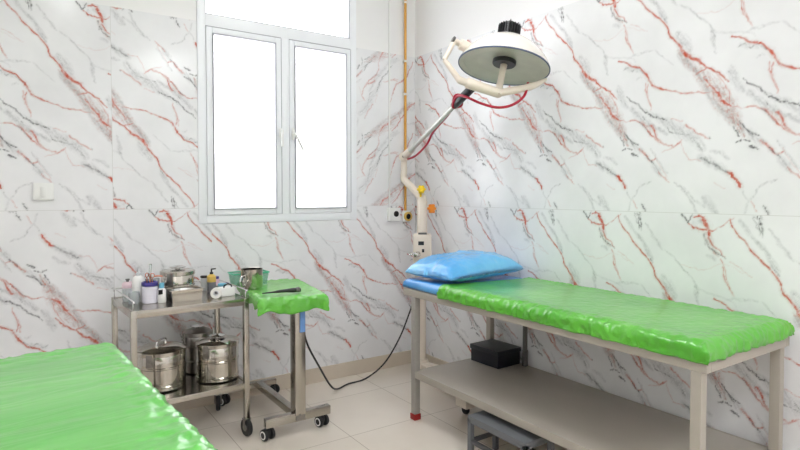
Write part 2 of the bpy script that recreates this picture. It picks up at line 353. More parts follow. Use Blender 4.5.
def vein_field(px, py, rng):
    out = {k: np.zeros(px.shape, np.float32) for k in 'RDGB'}
    for cls, w, st, pts in VEINS:
        P = np.array(pts, float); ws = np.interp(np.linspace(0, 1, len(P)), np.linspace(0, 1, len(w)), w)
        for it in range(1 if cls == 'B' else 2):
            mid = (P[1:] + P[:-1]) / 2; d = P[1:] - P[:-1]; L = np.hypot(d[:, 0], d[:, 1])[:, None]
            n = np.stack([-d[:, 1], d[:, 0]], 1) / np.maximum(L, 1e-6)
            mid += n * rng.normal(0, .10, (len(mid), 1)) * np.minimum(L, 22)
            mw = (ws[1:] + ws[:-1]) / 2 * rng.uniform(.65, 1.25, len(mid))
            Q = np.empty((len(P) + len(mid), 2)); Q[0::2] = P; Q[1::2] = mid
            V = np.empty(len(Q)); V[0::2] = ws; V[1::2] = mw; P, ws = Q, V
        for off in (-W, 0, W):
            for i in range(len(P) - 1):
                A = P[i] + [off, 0]; B = P[i + 1] + [off, 0]; wm = max(ws[i], ws[i + 1]) * 2.6 + 8
                lo = np.minimum(A, B) - wm; hi = np.maximum(A, B) + wm
                if hi[0] < 0 or lo[0] > W: continue
                i0, i1 = np.searchsorted(px[0], [lo[0], hi[0]]); j0, j1 = np.searchsorted(py[:, 0], [lo[1], hi[1]])
                if i1 <= i0 or j1 <= j0: continue
                X = px[j0:j1, i0:i1] - A[0]; Y = py[j0:j1, i0:i1] - A[1]; dx, dy = B - A; l2 = dx * dx + dy * dy + 1e-9
                t = np.clip((X * dx + Y * dy) / l2, 0, 1); dist = np.hypot(X - t * dx, Y - t * dy); ww = ws[i] + (ws[i + 1] - ws[i]) * t
                if cls == 'B': m = st * np.clip(1.3 - dist / (ww * 1.35), 0, 1)
                elif cls == 'G': m = st * np.clip(1.3 - dist / (ww * 2.1 + 1.5), 0, 1)
                else:
                    m = st * np.clip((ww * .74 + 2.0 - dist) / 2.6, 0, 1) * np.clip(.4 + ww / 4.5, 0, 1)
                    h = st * .55 * np.clip(1 - dist / (ww * 2.4 + 5), 0, 1) * np.clip(ww / 4, 0, 1); o = out['B' if cls == 'R' else 'G'][j0:j1, i0:i1]; np.maximum(o, h, out=o)
                o = out[cls][j0:j1, i0:i1]; np.maximum(o, m, out=o)
    return out
# one print of the tile, sampled every 2 mm, then looked up for every wall vertex
_gx, _gy = np.meshgrid(np.arange(0, W, 2.), np.arange(0, HH + 20, 2.))
PRINT = vein_field(_gx, _gy, np.random.default_rng(3))
def _streak(seed, n, dx, dy):       # noise drawn out along the veins' direction
    r = np.random.default_rng(seed).normal(size=_gx.shape); a = sum(np.roll(np.roll(r, int(k * dx), 1), int(k * dy), 0) for k in range(-n, n + 1))
    a = (a + np.roll(a, 1, 0) + np.roll(a, 1, 1)); return ((a - a.mean()) / a.std()).astype(np.float32)
PRINT['G'] = np.clip(PRINT['G'] * (.85 + .33 * _streak(1, 9, .75, 1)), 0, 1)
PRINT['B'] = np.clip(PRINT['B'] * (.92 + .3 * _streak(2, 7, .7, 1)), 0, 1)
PRINT['R'] = np.clip(PRINT['R'] * (1. + .25 * _streak(3, 4, .8, 1)) + PRINT['B'] * np.clip(_streak(4, 8, .7, 1) - 1.25, 0, 1) * .7, 0, 1)
PRINT['D'] = np.clip(PRINT['D'] * (1. + .4 * _streak(5, 3, .9, 1)) + PRINT['G'] * np.clip(_streak(6, 5, .8, 1) - 1.7, 0, 1) * .8, 0, 1)
def sample(a, b):
    i = np.clip(((a % W) / 2).astype(int), 0, _gx.shape[1] - 1); j = np.clip((b / 2).astype(int), 0, _gx.shape[0] - 1)
    return np.stack([PRINT[k][j, i] for k in 'RDGB'], -1)

def tiled_wall(name, s0, s1, phase, place, hole, zbot=0.0, step=.0042, extra=None, joints=()):
    """tile band (dense grid carrying the print) + plaster above + back; `place(s, z, d)` turns wall coordinates into a point, d = depth into the wall"""
    ss = [s0]; br = sorted(set([s0, s1] + ([hole[0], hole[1]] if hole else []) + [j - .0012 for j in joints] + [j + .0012 for j in joints]))
    for a, b in zip(br[:-1], br[1:]): ss += list(np.linspace(a, b, max(1, int(round((b - a) / step))) + 1)[1:])
    zb = [zbot, TOP2 - .0012, TOP2 + .0012, TOP1]
    if hole: zb.append(hole[2])
    zb = sorted(zb); zz = [zb[0]]
    for a, b in zip(zb[:-1], zb[1:]): zz += list(np.linspace(a, b, max(1, int(round((b - a) / step))) + 1)[1:])
    S, Z = np.meshgrid(np.array(ss), np.array(zz)); ns, nz = len(ss), len(zz)
    col = np.zeros(S.shape + (4,), np.float32); upper = Z > TOP2
    for up in (True, False):
        k = upper == up; a, b = phase(S[k], np.where(up, TOP1, TOP2) - Z[k], up); col[k] = sample(a, np.clip(b, 0, HH))
        if hole and up: col[k] *= np.where(S[k] > hole[1], .7, 1.)[:, None]      # the cut strip by the corner is a paler piece
    co = place(S.ravel(), Z.ravel(), np.zeros(S.size))
    j, i = np.meshgrid(np.arange(nz - 1), np.arange(ns - 1), indexing='ij'); q = (j * ns + i).ravel()
    F = np.stack([q, q + 1, q + ns + 1, q + ns], 1)
    sm = np.array(ss); zm = np.array(zz); cs = (sm[:-1] + sm[1:]) / 2; cz = (zm[:-1] + zm[1:]) / 2
    CS, CZ = np.meshgrid(cs, cz); keep = np.ones(CS.size, bool)
    if hole: keep = ~((CS > hole[0]) & (CS < hole[1]) & (CZ > hole[2])).ravel()
    dj = (np.abs(CZ - TOP2) < .0012)
    for jn in joints: dj |= np.abs(CS - jn) < .0012
    grout = dj.ravel()[keep]; F = F[keep]
    # plaster, jambs, ledge, outer face as plain quads
    ev = []; ef = []
    def quad(*pts):
        n = len(ev); ev.extend(pts); ef.append((n, n + 1, n + 2, n + 3))
    for Q in extra: quad(*Q)
    nb = len(co); ex = place(*[np.array(c, float) for c in zip(*ev)])
    me = bpy.data.meshes.new(name)
    allv = np.concatenate([co, ex]); allf = np.concatenate([F, np.array(ef) + nb])
    me.vertices.add(len(allv)); me.vertices.foreach_set('co', allv.astype(np.float32).ravel())
    me.loops.add(allf.size); me.loops.foreach_set('vertex_index', allf.astype(np.int32).ravel())
    me.polygons.add(len(allf)); me.polygons.foreach_set('loop_start', np.arange(0, allf.size, 4, dtype=np.int32))
    mi = np.zeros(len(allf), np.int32); mi[:len(F)][grout] = 2; mi[len(F):] = 1
    me.polygons.foreach_set('material_index', mi)
    me.update(calc_edges=True)
    ca = me.color_attributes.new('veins', 'FLOAT_COLOR', 'POINT')
    full = np.zeros((len(allv), 4), np.float32); full[:nb] = col.reshape(-1, 4); ca.data.foreach_set('color', full.ravel())
    for k in ('marble', 'paint', 'grout'): me.materials.append(M[k])
    o = bpy.data.objects.new(name, me); C.objects.link(o); return tag(o, kind='structure')

# right wall: s runs from the corner towards the viewer
def ph_right(s, b, up):
    a = s * 1000 + 20 + (0 if up else 55); return a, b * 1000
def pl_right(s, z, d): return np.stack([d, -s, z], -1)
L5 = -Y0; sr = L5
tiled_wall('wall_right', 0.0, sr, ph_right, pl_right, None, joints=(), extra=[
    [(-.006, TOP1, 0), (sr, TOP1, 0), (sr, TOP1, .006), (-.006, TOP1, .006)],
    [(-.2, TOP1, .006), (L5, TOP1, .006), (L5, ZC, .006), (-.2, ZC, .006)],
    [(-.15, 0, .15), (-.15, ZC, .15), (L5, ZC, .15), (L5, 0, .15)]])
# back wall (with the window): s = x
HX0, HX1, HZ0, HZ1 = -1.608, -.512, 1.112, 2.90
def ph_back(s, b, up):
    b = b * 1000; x = s * 1000; a = np.zeros_like(s)
    if up:
        a = x + 2781; k = (x > -2070) & (x <= -1300); a = np.where(k, -1413 - x, a); b = np.where(k, 1138 - b, b)
        k = x > -1300; a2 = b + 120; b2 = 900 - (x + 550) * 1.0; a = np.where(k, a2, a); b = np.where(k, b2, b)
    else:
        a = np.where(x > -1530, x + 1305, x + 1893); k = x < -2070; a = np.where(k, -2206 - x, a); b = np.where(k, 1134 - b, b)
    return a, np.where(b < 0, b + HH, np.where(b > HH, b - HH, b))
def pl_back(s, z, d): return np.stack([s, d, z], -1)
sl = X0; dp = .20
tiled_wall('wall_back', sl, 0.0, ph_back, pl_back, (HX0, HX1, HZ0), joints=(-2.07,), extra=[
    [(sl, TOP1, 0), (HX0, TOP1, 0), (HX0, TOP1, .006), (sl, TOP1, .006)], [(HX1, TOP1, 0), (.006, TOP1, 0), (.006, TOP1, .006), (HX1, TOP1, .006)],
    [(X0, TOP1, .006), (HX0, TOP1, .006), (HX0, ZC, .006), (X0, ZC, .006)], [(HX1, TOP1, .006), (.15, TOP1, .006), (.15, ZC, .006), (HX1, ZC, .006)],
    [(HX0, HZ1, .006), (HX1, HZ1, .006), (HX1, ZC, .006), (HX0, ZC, .006)],
    [(HX0, HZ0, 0), (HX0, HZ0, dp), (HX0, HZ1, dp), (HX0, HZ1, 0)], [(HX1, HZ0, 0), (HX1, HZ1, 0), (HX1, HZ1, dp), (HX1, HZ0, dp)],
    [(HX0, HZ0, 0), (HX1, HZ0, 0), (HX1, HZ0, dp), (HX0, HZ0, dp)], [(HX0, HZ1, 0), (HX0, HZ1, dp), (HX1, HZ1, dp), (HX1, HZ1, 0)],
    [(X0, 0, dp), (X0, ZC, dp), (HX0, ZC, dp), (HX0, 0, dp)], [(HX1, 0, dp), (HX1, ZC, dp), (.15, ZC, dp), (.15, 0, dp)],
    [(HX0, 0, dp), (HX0, HZ0, dp), (HX1, HZ0, dp), (HX1, 0, dp)], [(HX0, HZ1, dp), (HX0, ZC, dp), (HX1, ZC, dp), (HX1, HZ1, dp)]])
def struct(name, mb, m): return tag(mb.build(name, m, None, smooth=False), kind='structure')
struct('wall_left', MB().box((X0 - .15, Y0, 0), (X0, .2, ZC)), M['paint'])
struct('wall_front', MB().box((X0 - .15, Y0 - .15, 0), (.15, Y0, ZC)), M['paint'])
struct('ceiling', MB().box((X0 - .15, Y0 - .15, ZC), (.15, .2, ZC + .12)), M['ceil'])
fl = struct('floor', MB().box((X0 - .15 + 1.058, Y0 - .15 + .887, -.1), (.15 + 1.058, .2 + .887, 0)), M['floor']); fl.location = (-1.058, -.887, 0)
struct('baseboard_back', MB().box((X0, -.012, 0), (0, 0, .10), .003), M['base'])
struct('baseboard_right', MB().box((-.012, Y0, 0), (0, -.012, .10), .003), M['base'])

# window: frame, two sashes, fixed light above
win = tag(thing('window_1', None, None), kind='structure')
def ring(x0, x1, z0, z1, w, y0, y1, bev=.004):
    m = MB(); m.box((x0, y0, z0), (x0 + w, y1, z1), bev).box((x1 - w, y0, z0), (x1, y1, z1), bev)
    m.box((x0 + w - .001, y0, z0), (x1 - w + .001, y1, z0 + w), bev).box((x0 + w - .001, y0, z1 - w), (x1 - w + .001, y1, z1), bev); return m
f = ring(HX0 + .001, HX1 - .001, HZ0 + .001, HZ1 - .001, .05, -.004, .06)
f.box((HX0 + .05, -.004, 2.311), (HX1 - .05, .06, 2.383), .004).box((-1.073, -.004, HZ0 + .05), (-1.022, .06, 2.312), .004)
f.build('window_frame', M['upvc'], win)
sa = ring(-1.556, -1.079, 1.164, 2.306, .040, -.012, .035, .006).build('sash', M['upvc'], win)
MB().box((-1.520, .0, 1.200), (-1.115, .006, 2.270)).build('pane', M['glass'], sa, smooth=False)
ring(-1.519, -1.116, 1.201, 2.269, .006, -.0235, -.004, .001).build('gasket', M['gasket'], sa)
hm = MB().box((-1.100, -.030, 1.66), (-1.082, -.022, 1.72), .002).cyl((-1.091, -.03, 1.70), (-1.091, -.05, 1.70), .007).box((-1.099, -.058, 1.60), (-1.083, -.046, 1.71), .004)
hm.build('handle', M['white'], sa)
sb = ring(-1.020, -.562, 1.164, 2.306, .038, -.008, .035, .006).build('sash', M['upvc'], win)
MB().box((-.984, .0, 1.200), (-.598, .006, 2.270)).build('pane', M['glass'], sb, smooth=False)
ring(-.985, -.597, 1.199, 2.271, .006, -.0195, -.004, .001).build('gasket', M['gasket'], sb)
hm = MB().box((-1.012, -.026, 1.65), (-.992, -.018, 1.73), .003).cyl((-1.002, -.026, 1.69), (-1.002, -.05, 1.69), .008).bar((-1.002, -.05, 1.695), (-.945, -.056, 1.58), .020, .014, .004)
hm.build('handle', M['white'], sb)
MB().box((HX0 + .045, .012, 2.378), (HX1 - .045, .018, HZ1 - .045)).build('pane', M['glass'], win, smooth=False)
ring(HX0 + .05, HX1 - .05, 2.382, HZ1 - .05, .006, -.0, .02, .001).build('gasket', M['gasket'], win)
gap = MB().box((-1.0785, -.0055, 1.166), (-1.0735, .0, 2.306)).box((-1.556, -.0055, 2.306), (-1.078, 0, 2.3115)).box((-1.02, -.0055, 2.307), (-.562, 0, 2.3115)).box((-.5635, -.0055, 1.168), (-.5575, 0, 2.306))
gap.build('shadow_gap_seal', M['gasket'], win, smooth=False)

# ------------------------------------------------------------ film-covered slabs
def fold(t, L, r):
    """t measured outwards from the centre line; returns (position, drop)"""
    s = 1 if t >= 0 else -1; t = abs(t)
    if t <= L - r: return s * t, 0.
    arc = r * PI / 2
    if t <= L - r + arc:
        a = (t - (L - r)) / r; return s * (L - r + r * math.sin(a)), r - r * math.cos(a)
    return s * L, r + t - (L - r + arc)
def drape(x0, x1, y0, y1, ztop, drops, r=.03, step=.011, amp=.004, edge=.012, seed=0, hem=.006, sag=None):
    """a sheet over a slab: drops = how far it hangs at -x, +x, -y, +y (0 = ends on top)"""
    cx, cy = (x0 + x1) / 2, (y0 + y1) / 2; lx, ly = (x1 - x0) / 2, (y1 - y0) / 2
    def ext(l, d): return l if d <= 0 else l - r + r * PI / 2 + max(0, d - r)
    u0, u1, v0, v1 = -ext(lx, drops[0]), ext(lx, drops[1]), -ext(ly, drops[2]), ext(ly, drops[3])
    nu, nv = int((u1 - u0) / step) + 1, int((v1 - v0) / step) + 1
    b = MB(); vs = []
    for j in range(nv + 1):
        for i in range(nu + 1):
            u = u0 + (u1 - u0) * i / nu; v = v0 + (v1 - v0) * j / nv
            fx, dx = fold(u, lx, r) if (drops[0] if u < 0 else drops[1]) > 0 else (u, 0.)
            fy, dy = fold(v, ly, r) if (drops[2] if v < 0 else drops[3]) > 0 else (v, 0.)
            d = max(dx, dy); k = min(1., d / r)
            p = Vector((cx + fx, cy + fy, ztop - d))
            nx = (1 if u > 0 else -1) * (dx > 0) * min(1, dx / r); ny = (1 if v > 0 else -1) * (dy > 0) * min(1, dy / r)
            nrm = Vector((nx, ny, 1 - k)).normalized() if (nx or ny or k < 1) else Vector((0, 0, 1))
            q = Vector((u, v, seed * 3.1))
            w = noise.noise(q * 3.0) * .6 + noise.noise(q * 9.0) * .3 + noise.noise(Vector((u * 5, v * 26, seed))) * .25
            dist = min(lx - abs(u) if (drops[0] if u < 0 else drops[1]) > 0 else 9, ly - abs(v) if (drops[2] if v < 0 else drops[3]) > 0 else 9)
            near = max(0., min(1., 1 - (dist - .0) / .13))
            wr = (1 - abs(noise.noise(q * 22.0)) * 2.2) + .5 * noise.noise(q * 45.0)
            ple = 1 - abs(noise.noise(Vector((u * 30 + v * 9, v * 30 - u * 9, seed + 5.)))) * 2.4
            p += nrm * (amp * w + edge * near * (max(-.3, wr) * .35 + max(-.2, ple) * .35) + amp)
            if d > r * .9: p.z += hem * noise.noise(q * 14 + Vector((7, 0, 0)))
            if sag: p.z += sag(p)
            vs.append(p)
    fs = [(j * (nu + 1) + i, j * (nu + 1) + i + 1, (j + 1) * (nu + 1) + i + 1, (j + 1) * (nu + 1) + i) for j in range(nv) for i in range(nu)]
    return b.add(vs, fs)
def finish_sheet(o, t=.0012):
    md = o.modifiers.new('thickness', 'SOLIDIFY'); md.thickness = t; md.offset = -1
    o.data.polygons.foreach_set('use_smooth', [True] * len(o.data.polygons)); return o

# ------------------------------------------------------------ right examination bed
BX0, BX1, BYN, BYF = -.653, -.035, -2.545, -.795
def bed(label, x0, x1, yn, yf, leg_yf, ratchet=True, group=None):
    cx, cy = (x0 + x1) / 2, (yn + yf) / 2
    t = thing('examination_bed', label, 'bed', (cx, cy, 0))
    hx, hy = (x1 - x0) / 2, (yf - yn) / 2; ly = leg_yf - cy; lyn = -hy + .035
    m = MB()
    for s in (-1, 1): m.box((s * hx - (s > 0) * .03, -hy, .706), (s * hx + (s < 0) * .03, hy, .748), .004)
    for y in (-hy, hy - .03): m.box((-hx + .03, y, .706), (hx - .03, y + .03, .748), .003)
    m.box((-hx + .02, -hy + .02, .735), (hx - .02, hy - .02, .745))
    m.build('frame', M['bedpaint'], t)
    for sx in (-1, 1):
        for fy in (lyn, ly):
            near = fy == lyn
            l = MB().box((sx * hx - (sx > 0) * .037, fy - .0185, .012), (sx * hx + (sx < 0) * .037, fy + .0185, .707), .003).build('leg', M['bedpaint'] if (near or sx > 0) else M['legmetal'], t)
            MB().box((sx * hx - (sx > 0) * .041 - (sx < 0) * .004, fy - .0225, 0), (sx * hx + (sx > 0) * .004 + (sx < 0) * .041, fy + .0225, .034), .003).build('foot_cap', M['redrubber'] if (sx < 0 and not near) else M['black'], l)
    m = MB().box((-hx + .002, lyn, .272), (hx - .002, ly, .283), .002)
    m.box((-hx, lyn + .018, .245), (-hx + .012, ly - .018, .284), .002).box((hx - .012, lyn + .018, .245), (hx, ly - .018, .284), .002)
    m.box((-hx, ly - .012, .245), (hx, ly + .0, .2835), .002).box((-hx, lyn, .245), (hx, lyn + .012, .2835), .002)
    m.build('lower_shelf', M['shelfpaint'], t)
    if ratchet:
        m = MB().box((hx - .034, -1.192 - cy - .010, .284), (hx - .012, -1.192 - cy + .010, .71), .003).box((hx - .036, -1.192 - cy - .013, .284), (hx - .010, -1.192 - cy + .013, .38), .003)
        m.build('support_strut', M['strut'], t)
    return t
bed('beige-grey metal examination bed along the marble wall with a lower shelf', BX0, BX1, BYN, BYF, -.893)
def mattress(label, x0, x1, yn, yf, zt, m, seed, hang=(.044, .044, .044, .044)):
    o = drape(x0, x1, yn, yf, zt, hang, .030, .016, .0015, .003, seed, 0).build('mattress', m)
    b = bmesh.new(); b.from_mesh(o.data)                      # close the underside
    be = [e for e in b.edges if e.is_boundary]; bmesh.ops.contextual_create(b, geom=be); bmesh.ops.recalc_face_normals(b, faces=b.faces); b.to_mesh(o.data); b.free()
    for p_ in o.data.polygons: p_.use_smooth = True
    return tag(o, label, 'mattress')
mattress('mattress in blue film showing at the head end under the blue pillow', -.648, -.044, -2.538, -.786, .800, M['bluepad'], 1, (.047, .047, .047, .049))
sag = lambda p: .006 * math.exp(-((p.y + 1.12) / .1) ** 2)
g = drape(-.660, -.034, -2.550, -1.135, .805, (.064, .05, .058, 0), .036, .0075, .0022, .014, 5, .007).build('plastic_sheet', M['green'])
for v_ in g.data.vertices: v_.co.y -= .09 * max(0, min(1, (v_.co.y + 1.40) / .26)) * (v_.co.x + .66) / .626
finish_sheet(g); tag(g, 'glossy green plastic sheet spread over the bed along the right marble wall', 'sheet', 'green plastic sheets')

# pillow: two film-wrapped bulging faces meeting at a seam
def pillow():
    b = MB(); n = 46; hx, hy = .292, .205; vs = []
    for side in (1, -1):
        for j in range(n + 1):
            for i in range(n + 1):
                u, v = -1 + 2 * i / n, -1 + 2 * j / n
                pin = 1 - .07 * (1 - abs(u)) * 0 - .06 * (v * v) * (1 - u * u) * 0
                x = u * hx * (1 - .07 * (1 - v * v) * 0 - .05 * (1 - abs(v)) * abs(u) ** 3); y = v * hy * (1 - .07 * (1 - abs(u)) * abs(v) ** 3)
                h = max(0, (1 - abs(u) ** 3)) ** .5 * max(0, (1 - abs(v) ** 3)) ** .5
                q = Vector((u * 2, v * 1.6, side * 2.))
                z = (.100 if side > 0 else .036) * h
                wob = .006 * noise.noise(q * 1.6) + .010 * (1 - abs(noise.noise(q * 3.2)) * 2) * h * .5 + .006 * (1 - 2 * abs(noise.noise(Vector((u * 6 + v * 4, v * 3.5 - u * 2, 3))))) + .003 * noise.noise(Vector((u * 16, v * 7, 3)))
                if side > 0: z += wob * min(1, h * 3)
                vs.append((x, y, side * z + .040 + .004 * noise.noise(q * 2)))
    k = (n + 1) ** 2
    idx = lambda s, i, j: s * k + j * (n + 1) + i
    fs = []
    for s in (0, 1):
        for j in range(n):
            for i in range(n):
                f = (idx(s, i, j), idx(s, i + 1, j), idx(s, i + 1, j + 1), idx(s, i, j + 1)); fs.append(f if s == 0 else f[::-1])
    b.add(vs, fs); return b
po = pillow().build('pillow', M['blue'], None)
bm_ = bmesh.new(); bm_.from_mesh(po.data); bmesh.ops.remove_doubles(bm_, verts=bm_.verts, dist=.009); bm_.to_mesh(po.data); bm_.free()
for p_ in po.data.polygons: p_.use_smooth = True
po.location = (-.345, -.985, .806); po.rotation_euler = (0, math.radians(-1.5), math.radians(3))
tag(po, 'plump pillow wrapped in crinkled blue plastic film at the head of the bed', 'pillow')

# black box on the bed shelf
bx = thing('storage_box', 'small black lidded box sitting on the lower shelf of the bed', 'box', (-.147, -1.036, .2845), math.radians(2))
MB().box((-.093, -.113, 0), (.093, .113, .082), .004).build('body', M['boxblack'], bx)
MB().box((-.098, -.118, .074), (.098, .118, .102), .004).build('lid', M['boxlid'], bx)

# step stool under the bed
st = thing('step_stool', 'low grey metal step stool pushed under the front of the bed', 'stool', (-.605, -1.61, 0))
MB().box((-.095, -.19, .196), (.095, .19, .212), .004).box((-.095, -.19, .178), (-.083, .19, .2), .002).box((.083, -.19, .178), (.095, .19, .2), .002).box((-.095, -.19, .178), (.095, -.178, .2), .002).box((-.095, .178, .178), (.095, .19, .2), .002).build('top_step', M['stool'], st)
for sx in (-1, 1):
    for sy in (-1, 1):
        MB().box((sx * .083 - .012, sy * .178 - .012, 0), (sx * .083 + .012, sy * .178 + .012, .197), .002).build('leg', M['stool'], st)
m = MB()
for sx in (-1, 1): m.box((sx * .083 - .008, -.17, .075), (sx * .083 + .008, .17, .095), .002)
for sy in (-1, 1): m.box((-.08, sy * .178 - .008, .075), (.08, sy * .178 + .008, .095), .002)
m.build('stretcher', M['stooldark'], st)

# ------------------------------------------------------------ left bed
LX0, LX1, LYN, LYF = -2.87, -2.232, -3.12, -1.44
lb = bed('beige-grey metal examination bed under the near green sheet at left', LX0, LX1, LYN, LYF, LYF - .1, False)
lm = mattress('mattress hidden under the near green sheet at lower left', LX0 + .004, LX1 - .004, LYN + .006, LYF - .006, .795, M['bluepad'], 2)
g2 = drape(LX0 - .006, LX1 + .012, LYN, LYF + .004, .804, (.07, .075, .06, .06), .022, .008, .0034, .014, 9, .01).build('plastic_sheet', M['greenleft'])
finish_sheet(g2); tag(g2, 'pale green plastic sheet with shiny creased edge on the near bed at lower left', 'sheet', 'green plastic sheets')

ROT = Matrix.Translation((-2.268, -1.44, 0)) @ Matrix.Rotation(math.radians(3.6), 4, 'Z') @ Matrix.Translation((2.232, 1.44, 0))
for o_ in (lb, lm, g2): o_.matrix_basis = ROT @ o_.matrix_basis

# ------------------------------------------------------------ casters
def twin_caster(parent, x, y, r, zmount, ang=0):
    c = MB().cyl((x, y, r * 1.5), (x, y, zmount), .009).box((x - .011, y - r * .75, r * .9), (x + .011, y + r * .75, r * 1.9), .006).build('caster', M['black'], parent)
    for s in (-1, 1):
        d = Vector((math.cos(ang), math.sin(ang), 0)) * s
        p = Vector((x, y, r))
        w = MB().cyl(p + d * .011, p + d * .030, r, bev=.005).build('wheel', M['black'], c)
        MB().lathe([(r * .50, 0), (r * .72, 0), (r * .72, .002), (r * .50, .002)], 28, Matrix.Translation(p + d * .0295) @ d.to_track_quat('Z', 'Y').to_matrix().to_4x4(), close=False).build('wheel_ring', M['white'], c)
    return c
def fork_caster(parent, x, y, r, zmount, ang=0):
    d = Vector((math.cos(ang), math.sin(ang), 0)); p = Vector((x, y, r)); n = Vector((-d.y, d.x, 0))
    m = MB().cyl((x, y, r * 1.9), (x, y, zmount), .012)
    for s in (-1, 1): m.bar(p + d * s * .017 + Vector((0, 0, -.004)), p + d * s * .017 + Vector((0, 0, r * 1.02)), .003, .026)
    m.bar(p + d * -.02 + Vector((0, 0, r * 1.03)), p + d * .02 + Vector((0, 0, r * 1.03)), .03, .005)
    c = m.build('caster', M['steel_dark'], parent)
    MB().cyl(p - d * .012, p + d * .012, r, bev=.006, seg=36).build('wheel', M['black'], c)
    MB().cyl(p - d * .0145, p + d * .0145, r * .42, bev=.003).build('wheel_hub', M['steel_dark'], c)
    return c

# ------------------------------------------------------------ instrument trolley
tr = thing('instrument_trolley', 'two-tier stainless steel trolley on castors under the window', 'trolley', (-1.802, -.362, 0), math.radians(3.2))
hw, hd = .276, .222
for sx in (-1, 1):
    for sy in (-1, 1):
        MB().box((sx * hw - .0135, sy * hd - .0135, .085), (sx * hw + .0135, sy * hd + .0135, .742), .002).build('post', M['steel_tube'], tr)
        fork_caster(tr, sx * hw, sy * hd, .047, .1, math.radians({(1, -1): 8, (1, 1): -15, (-1, 1): 30, (-1, -1): 60}[(sx, sy)]))
MB().box((-hw + .01, -hd - .012, .705), (hw - .01, -hd + .004, .741), .002).box((-hw + .01, hd - .004, .705), (hw - .01, hd + .012, .741), .002).box((-hw - .012, -hd, .705), (-hw + .004, hd, .741), .002).box((hw - .004, -hd, .705), (hw + .012, hd, .741), .002).box((-hw, -hd, .730), (hw, hd, .738)).build('top_shelf', M['steel_tube'], tr)
MB().box((-hw + .01, -hd - .012, .262), (hw - .01, -hd + .004, .29), .002).box((-hw + .01, hd - .004, .262), (hw - .01, hd + .012, .29), .002).box((-hw - .012, -hd, .262), (-hw + .004, hd, .29), .002).box((hw - .004, -hd, .262), (hw + .012, hd, .29), .002).box((-hw, -hd, .279), (hw, hd, .287)).build('lower_shelf', M['steel_tube'], tr)
gr = MB().tube([(-hw, -hd, .74), (-hw, -hd, .775), (-hw, -hd + .015, .787), (-hw, hd - .015, .787), (-hw, hd, .775)], .004, 8, 4)
gr.tube([(-hw, hd, .74), (-hw, hd, .787), (hw, hd, .787), (hw, hd, .74)], .004, 8, 0)
gr.tube([(hw, hd, .775), (hw, hd - .015, .787), (hw, -hd + .015, .787), (hw, -hd, .775), (hw, -hd, .74)], .004, 8, 4)
gr.build('guard_rail', M['silver'], tr)
ZT, ZL = .7385, .2908

# ------------------------------------------------------------ things on the trolley
def cyl_prof(r, h, b=.004): return [(r - b, 0), (r, b), (r, h - b), (r - b, h)]
j = thing('jar', 'small clear jar with a pink cap and dark pump at the trolley left back corner', 'jar', (-2.045, -.30, ZT))
MB().lathe(cyl_prof(.026, .07), 28).build('body', M['clear'], j)
MB().lathe([(.025, .07), (.027, .073), (.027, .092), (.018, .102)], 28).build('cap', M['pink'], j)
MB().cyl((0, 0, .101), (0, 0, .112), .007).box((-.010, -.004, .110), (.010, .004, .117), .002).build('pump', M['strut'], j)
j = thing('glass_cup', 'low clear cup in front of the pink-capped jar', 'cup', (-2.03, -.385, ZT))
MB().lathe([(.0, .003), (.024, .003), (.027, .058), (.029, .058), (.026, 0), (0, 0)], 28, close=False).build('body', M['clear'], j)
MB().lathe([(.0, .03), (.0245, .03), (.0255, .05), (.0, .052)], 20, close=False).build('contents', M['silver'], j)
j = thing('squeeze_bottle', 'tall plain white squeeze bottle with nozzle beside the purple-lidded tub', 'bottle', (-1.998, -.33, ZT))
MB().lathe([(.028, 0), (.031, .004), (.031, .11), (.026, .125), (.012, .135)], 28).build('body', M['white'], j)
MB().lathe([(.013, .134), (.013, .147), (.006, .152), (.0025, .178), (.001, .179)], 20).build('nozzle', M['frost'], j)
j = thing('tub', 'lilac-white tub with a purple lid holding scissors and forceps', 'tub', (-1.957, -.405, ZT))
MB().lathe(cyl_prof(.037, .085), 32).build('body', M['lilac'], j)
MB().lathe([(.0385, .088), (.0395, .090), (.0395, .106), (.037, .108), (.030, .108), (.030, .09)], 32, close=False).build('lid', M['purple'], j)
m = MB()
for k, (a, b, h) in enumerate([(.012, .0, .0), (-.012, .006, .004), (.0, -.014, -.003)]):
    m.lathe([(.009, -.002), (.013, 0), (.009, .002)], 18, Matrix.Translation((a, b, .138 + h)) @ Matrix.Rotation(PI / 2, 4, 'X') @ Matrix.Rotation(.6 * k, 4, 'Y'), close=False)
    m.cyl((a, b, .06), (a, b, .127 + h), .003, seg=8)
m.tube([(.022, 0, .134), (.042, .0, .134), (.062, .0, .130)], .004, 8, 4)
tag(m.build('scissors', M['copper'], None), 'copper-toned scissor handles standing in the purple-lidded tub', 'scissors').location = (-1.957, -.405, ZT)
fo = MB()
for s in (-1, 1): fo.bar((s * .001 + .002, 0, .03), (s * .006 + .006, .004, .195), .006, .002)
fo.cyl((.006, .004, .193), (.006, .004, .198), .007, seg=10)
tag(fo.build('forceps', M['silver'], None), 'long steel forceps standing upright in the purple-lidded tub', 'forceps').location = (-1.957, -.395, ZT)
j = thing('medicine_bottle', 'small white bottle with a black square mark and blue cap at the trolley front', 'bottle', (-1.905, -.43, ZT))
MB().lathe([(.019, 0), (.021, .003), (.021, .062), (.012, .074)], 28).build('body', M['white'], j)
MB().lathe(cyl_prof(.012, .028, .002), 20, Matrix.Translation((0, 0, .073))).build('cap', M['cyan'], j)
MB().box((-.0235, -.016, .045), (-.004, -.0205, .068), .001, 1, Matrix.Rotation(.2, 4, 'Z')).build('label_mark', M['blackpl'], j)
j = thing('plastic_organizer', 'upright smoky clear plastic holder between the small bottle and the steel tray', 'holder', (-1.925, -.320, ZT))
m = MB()
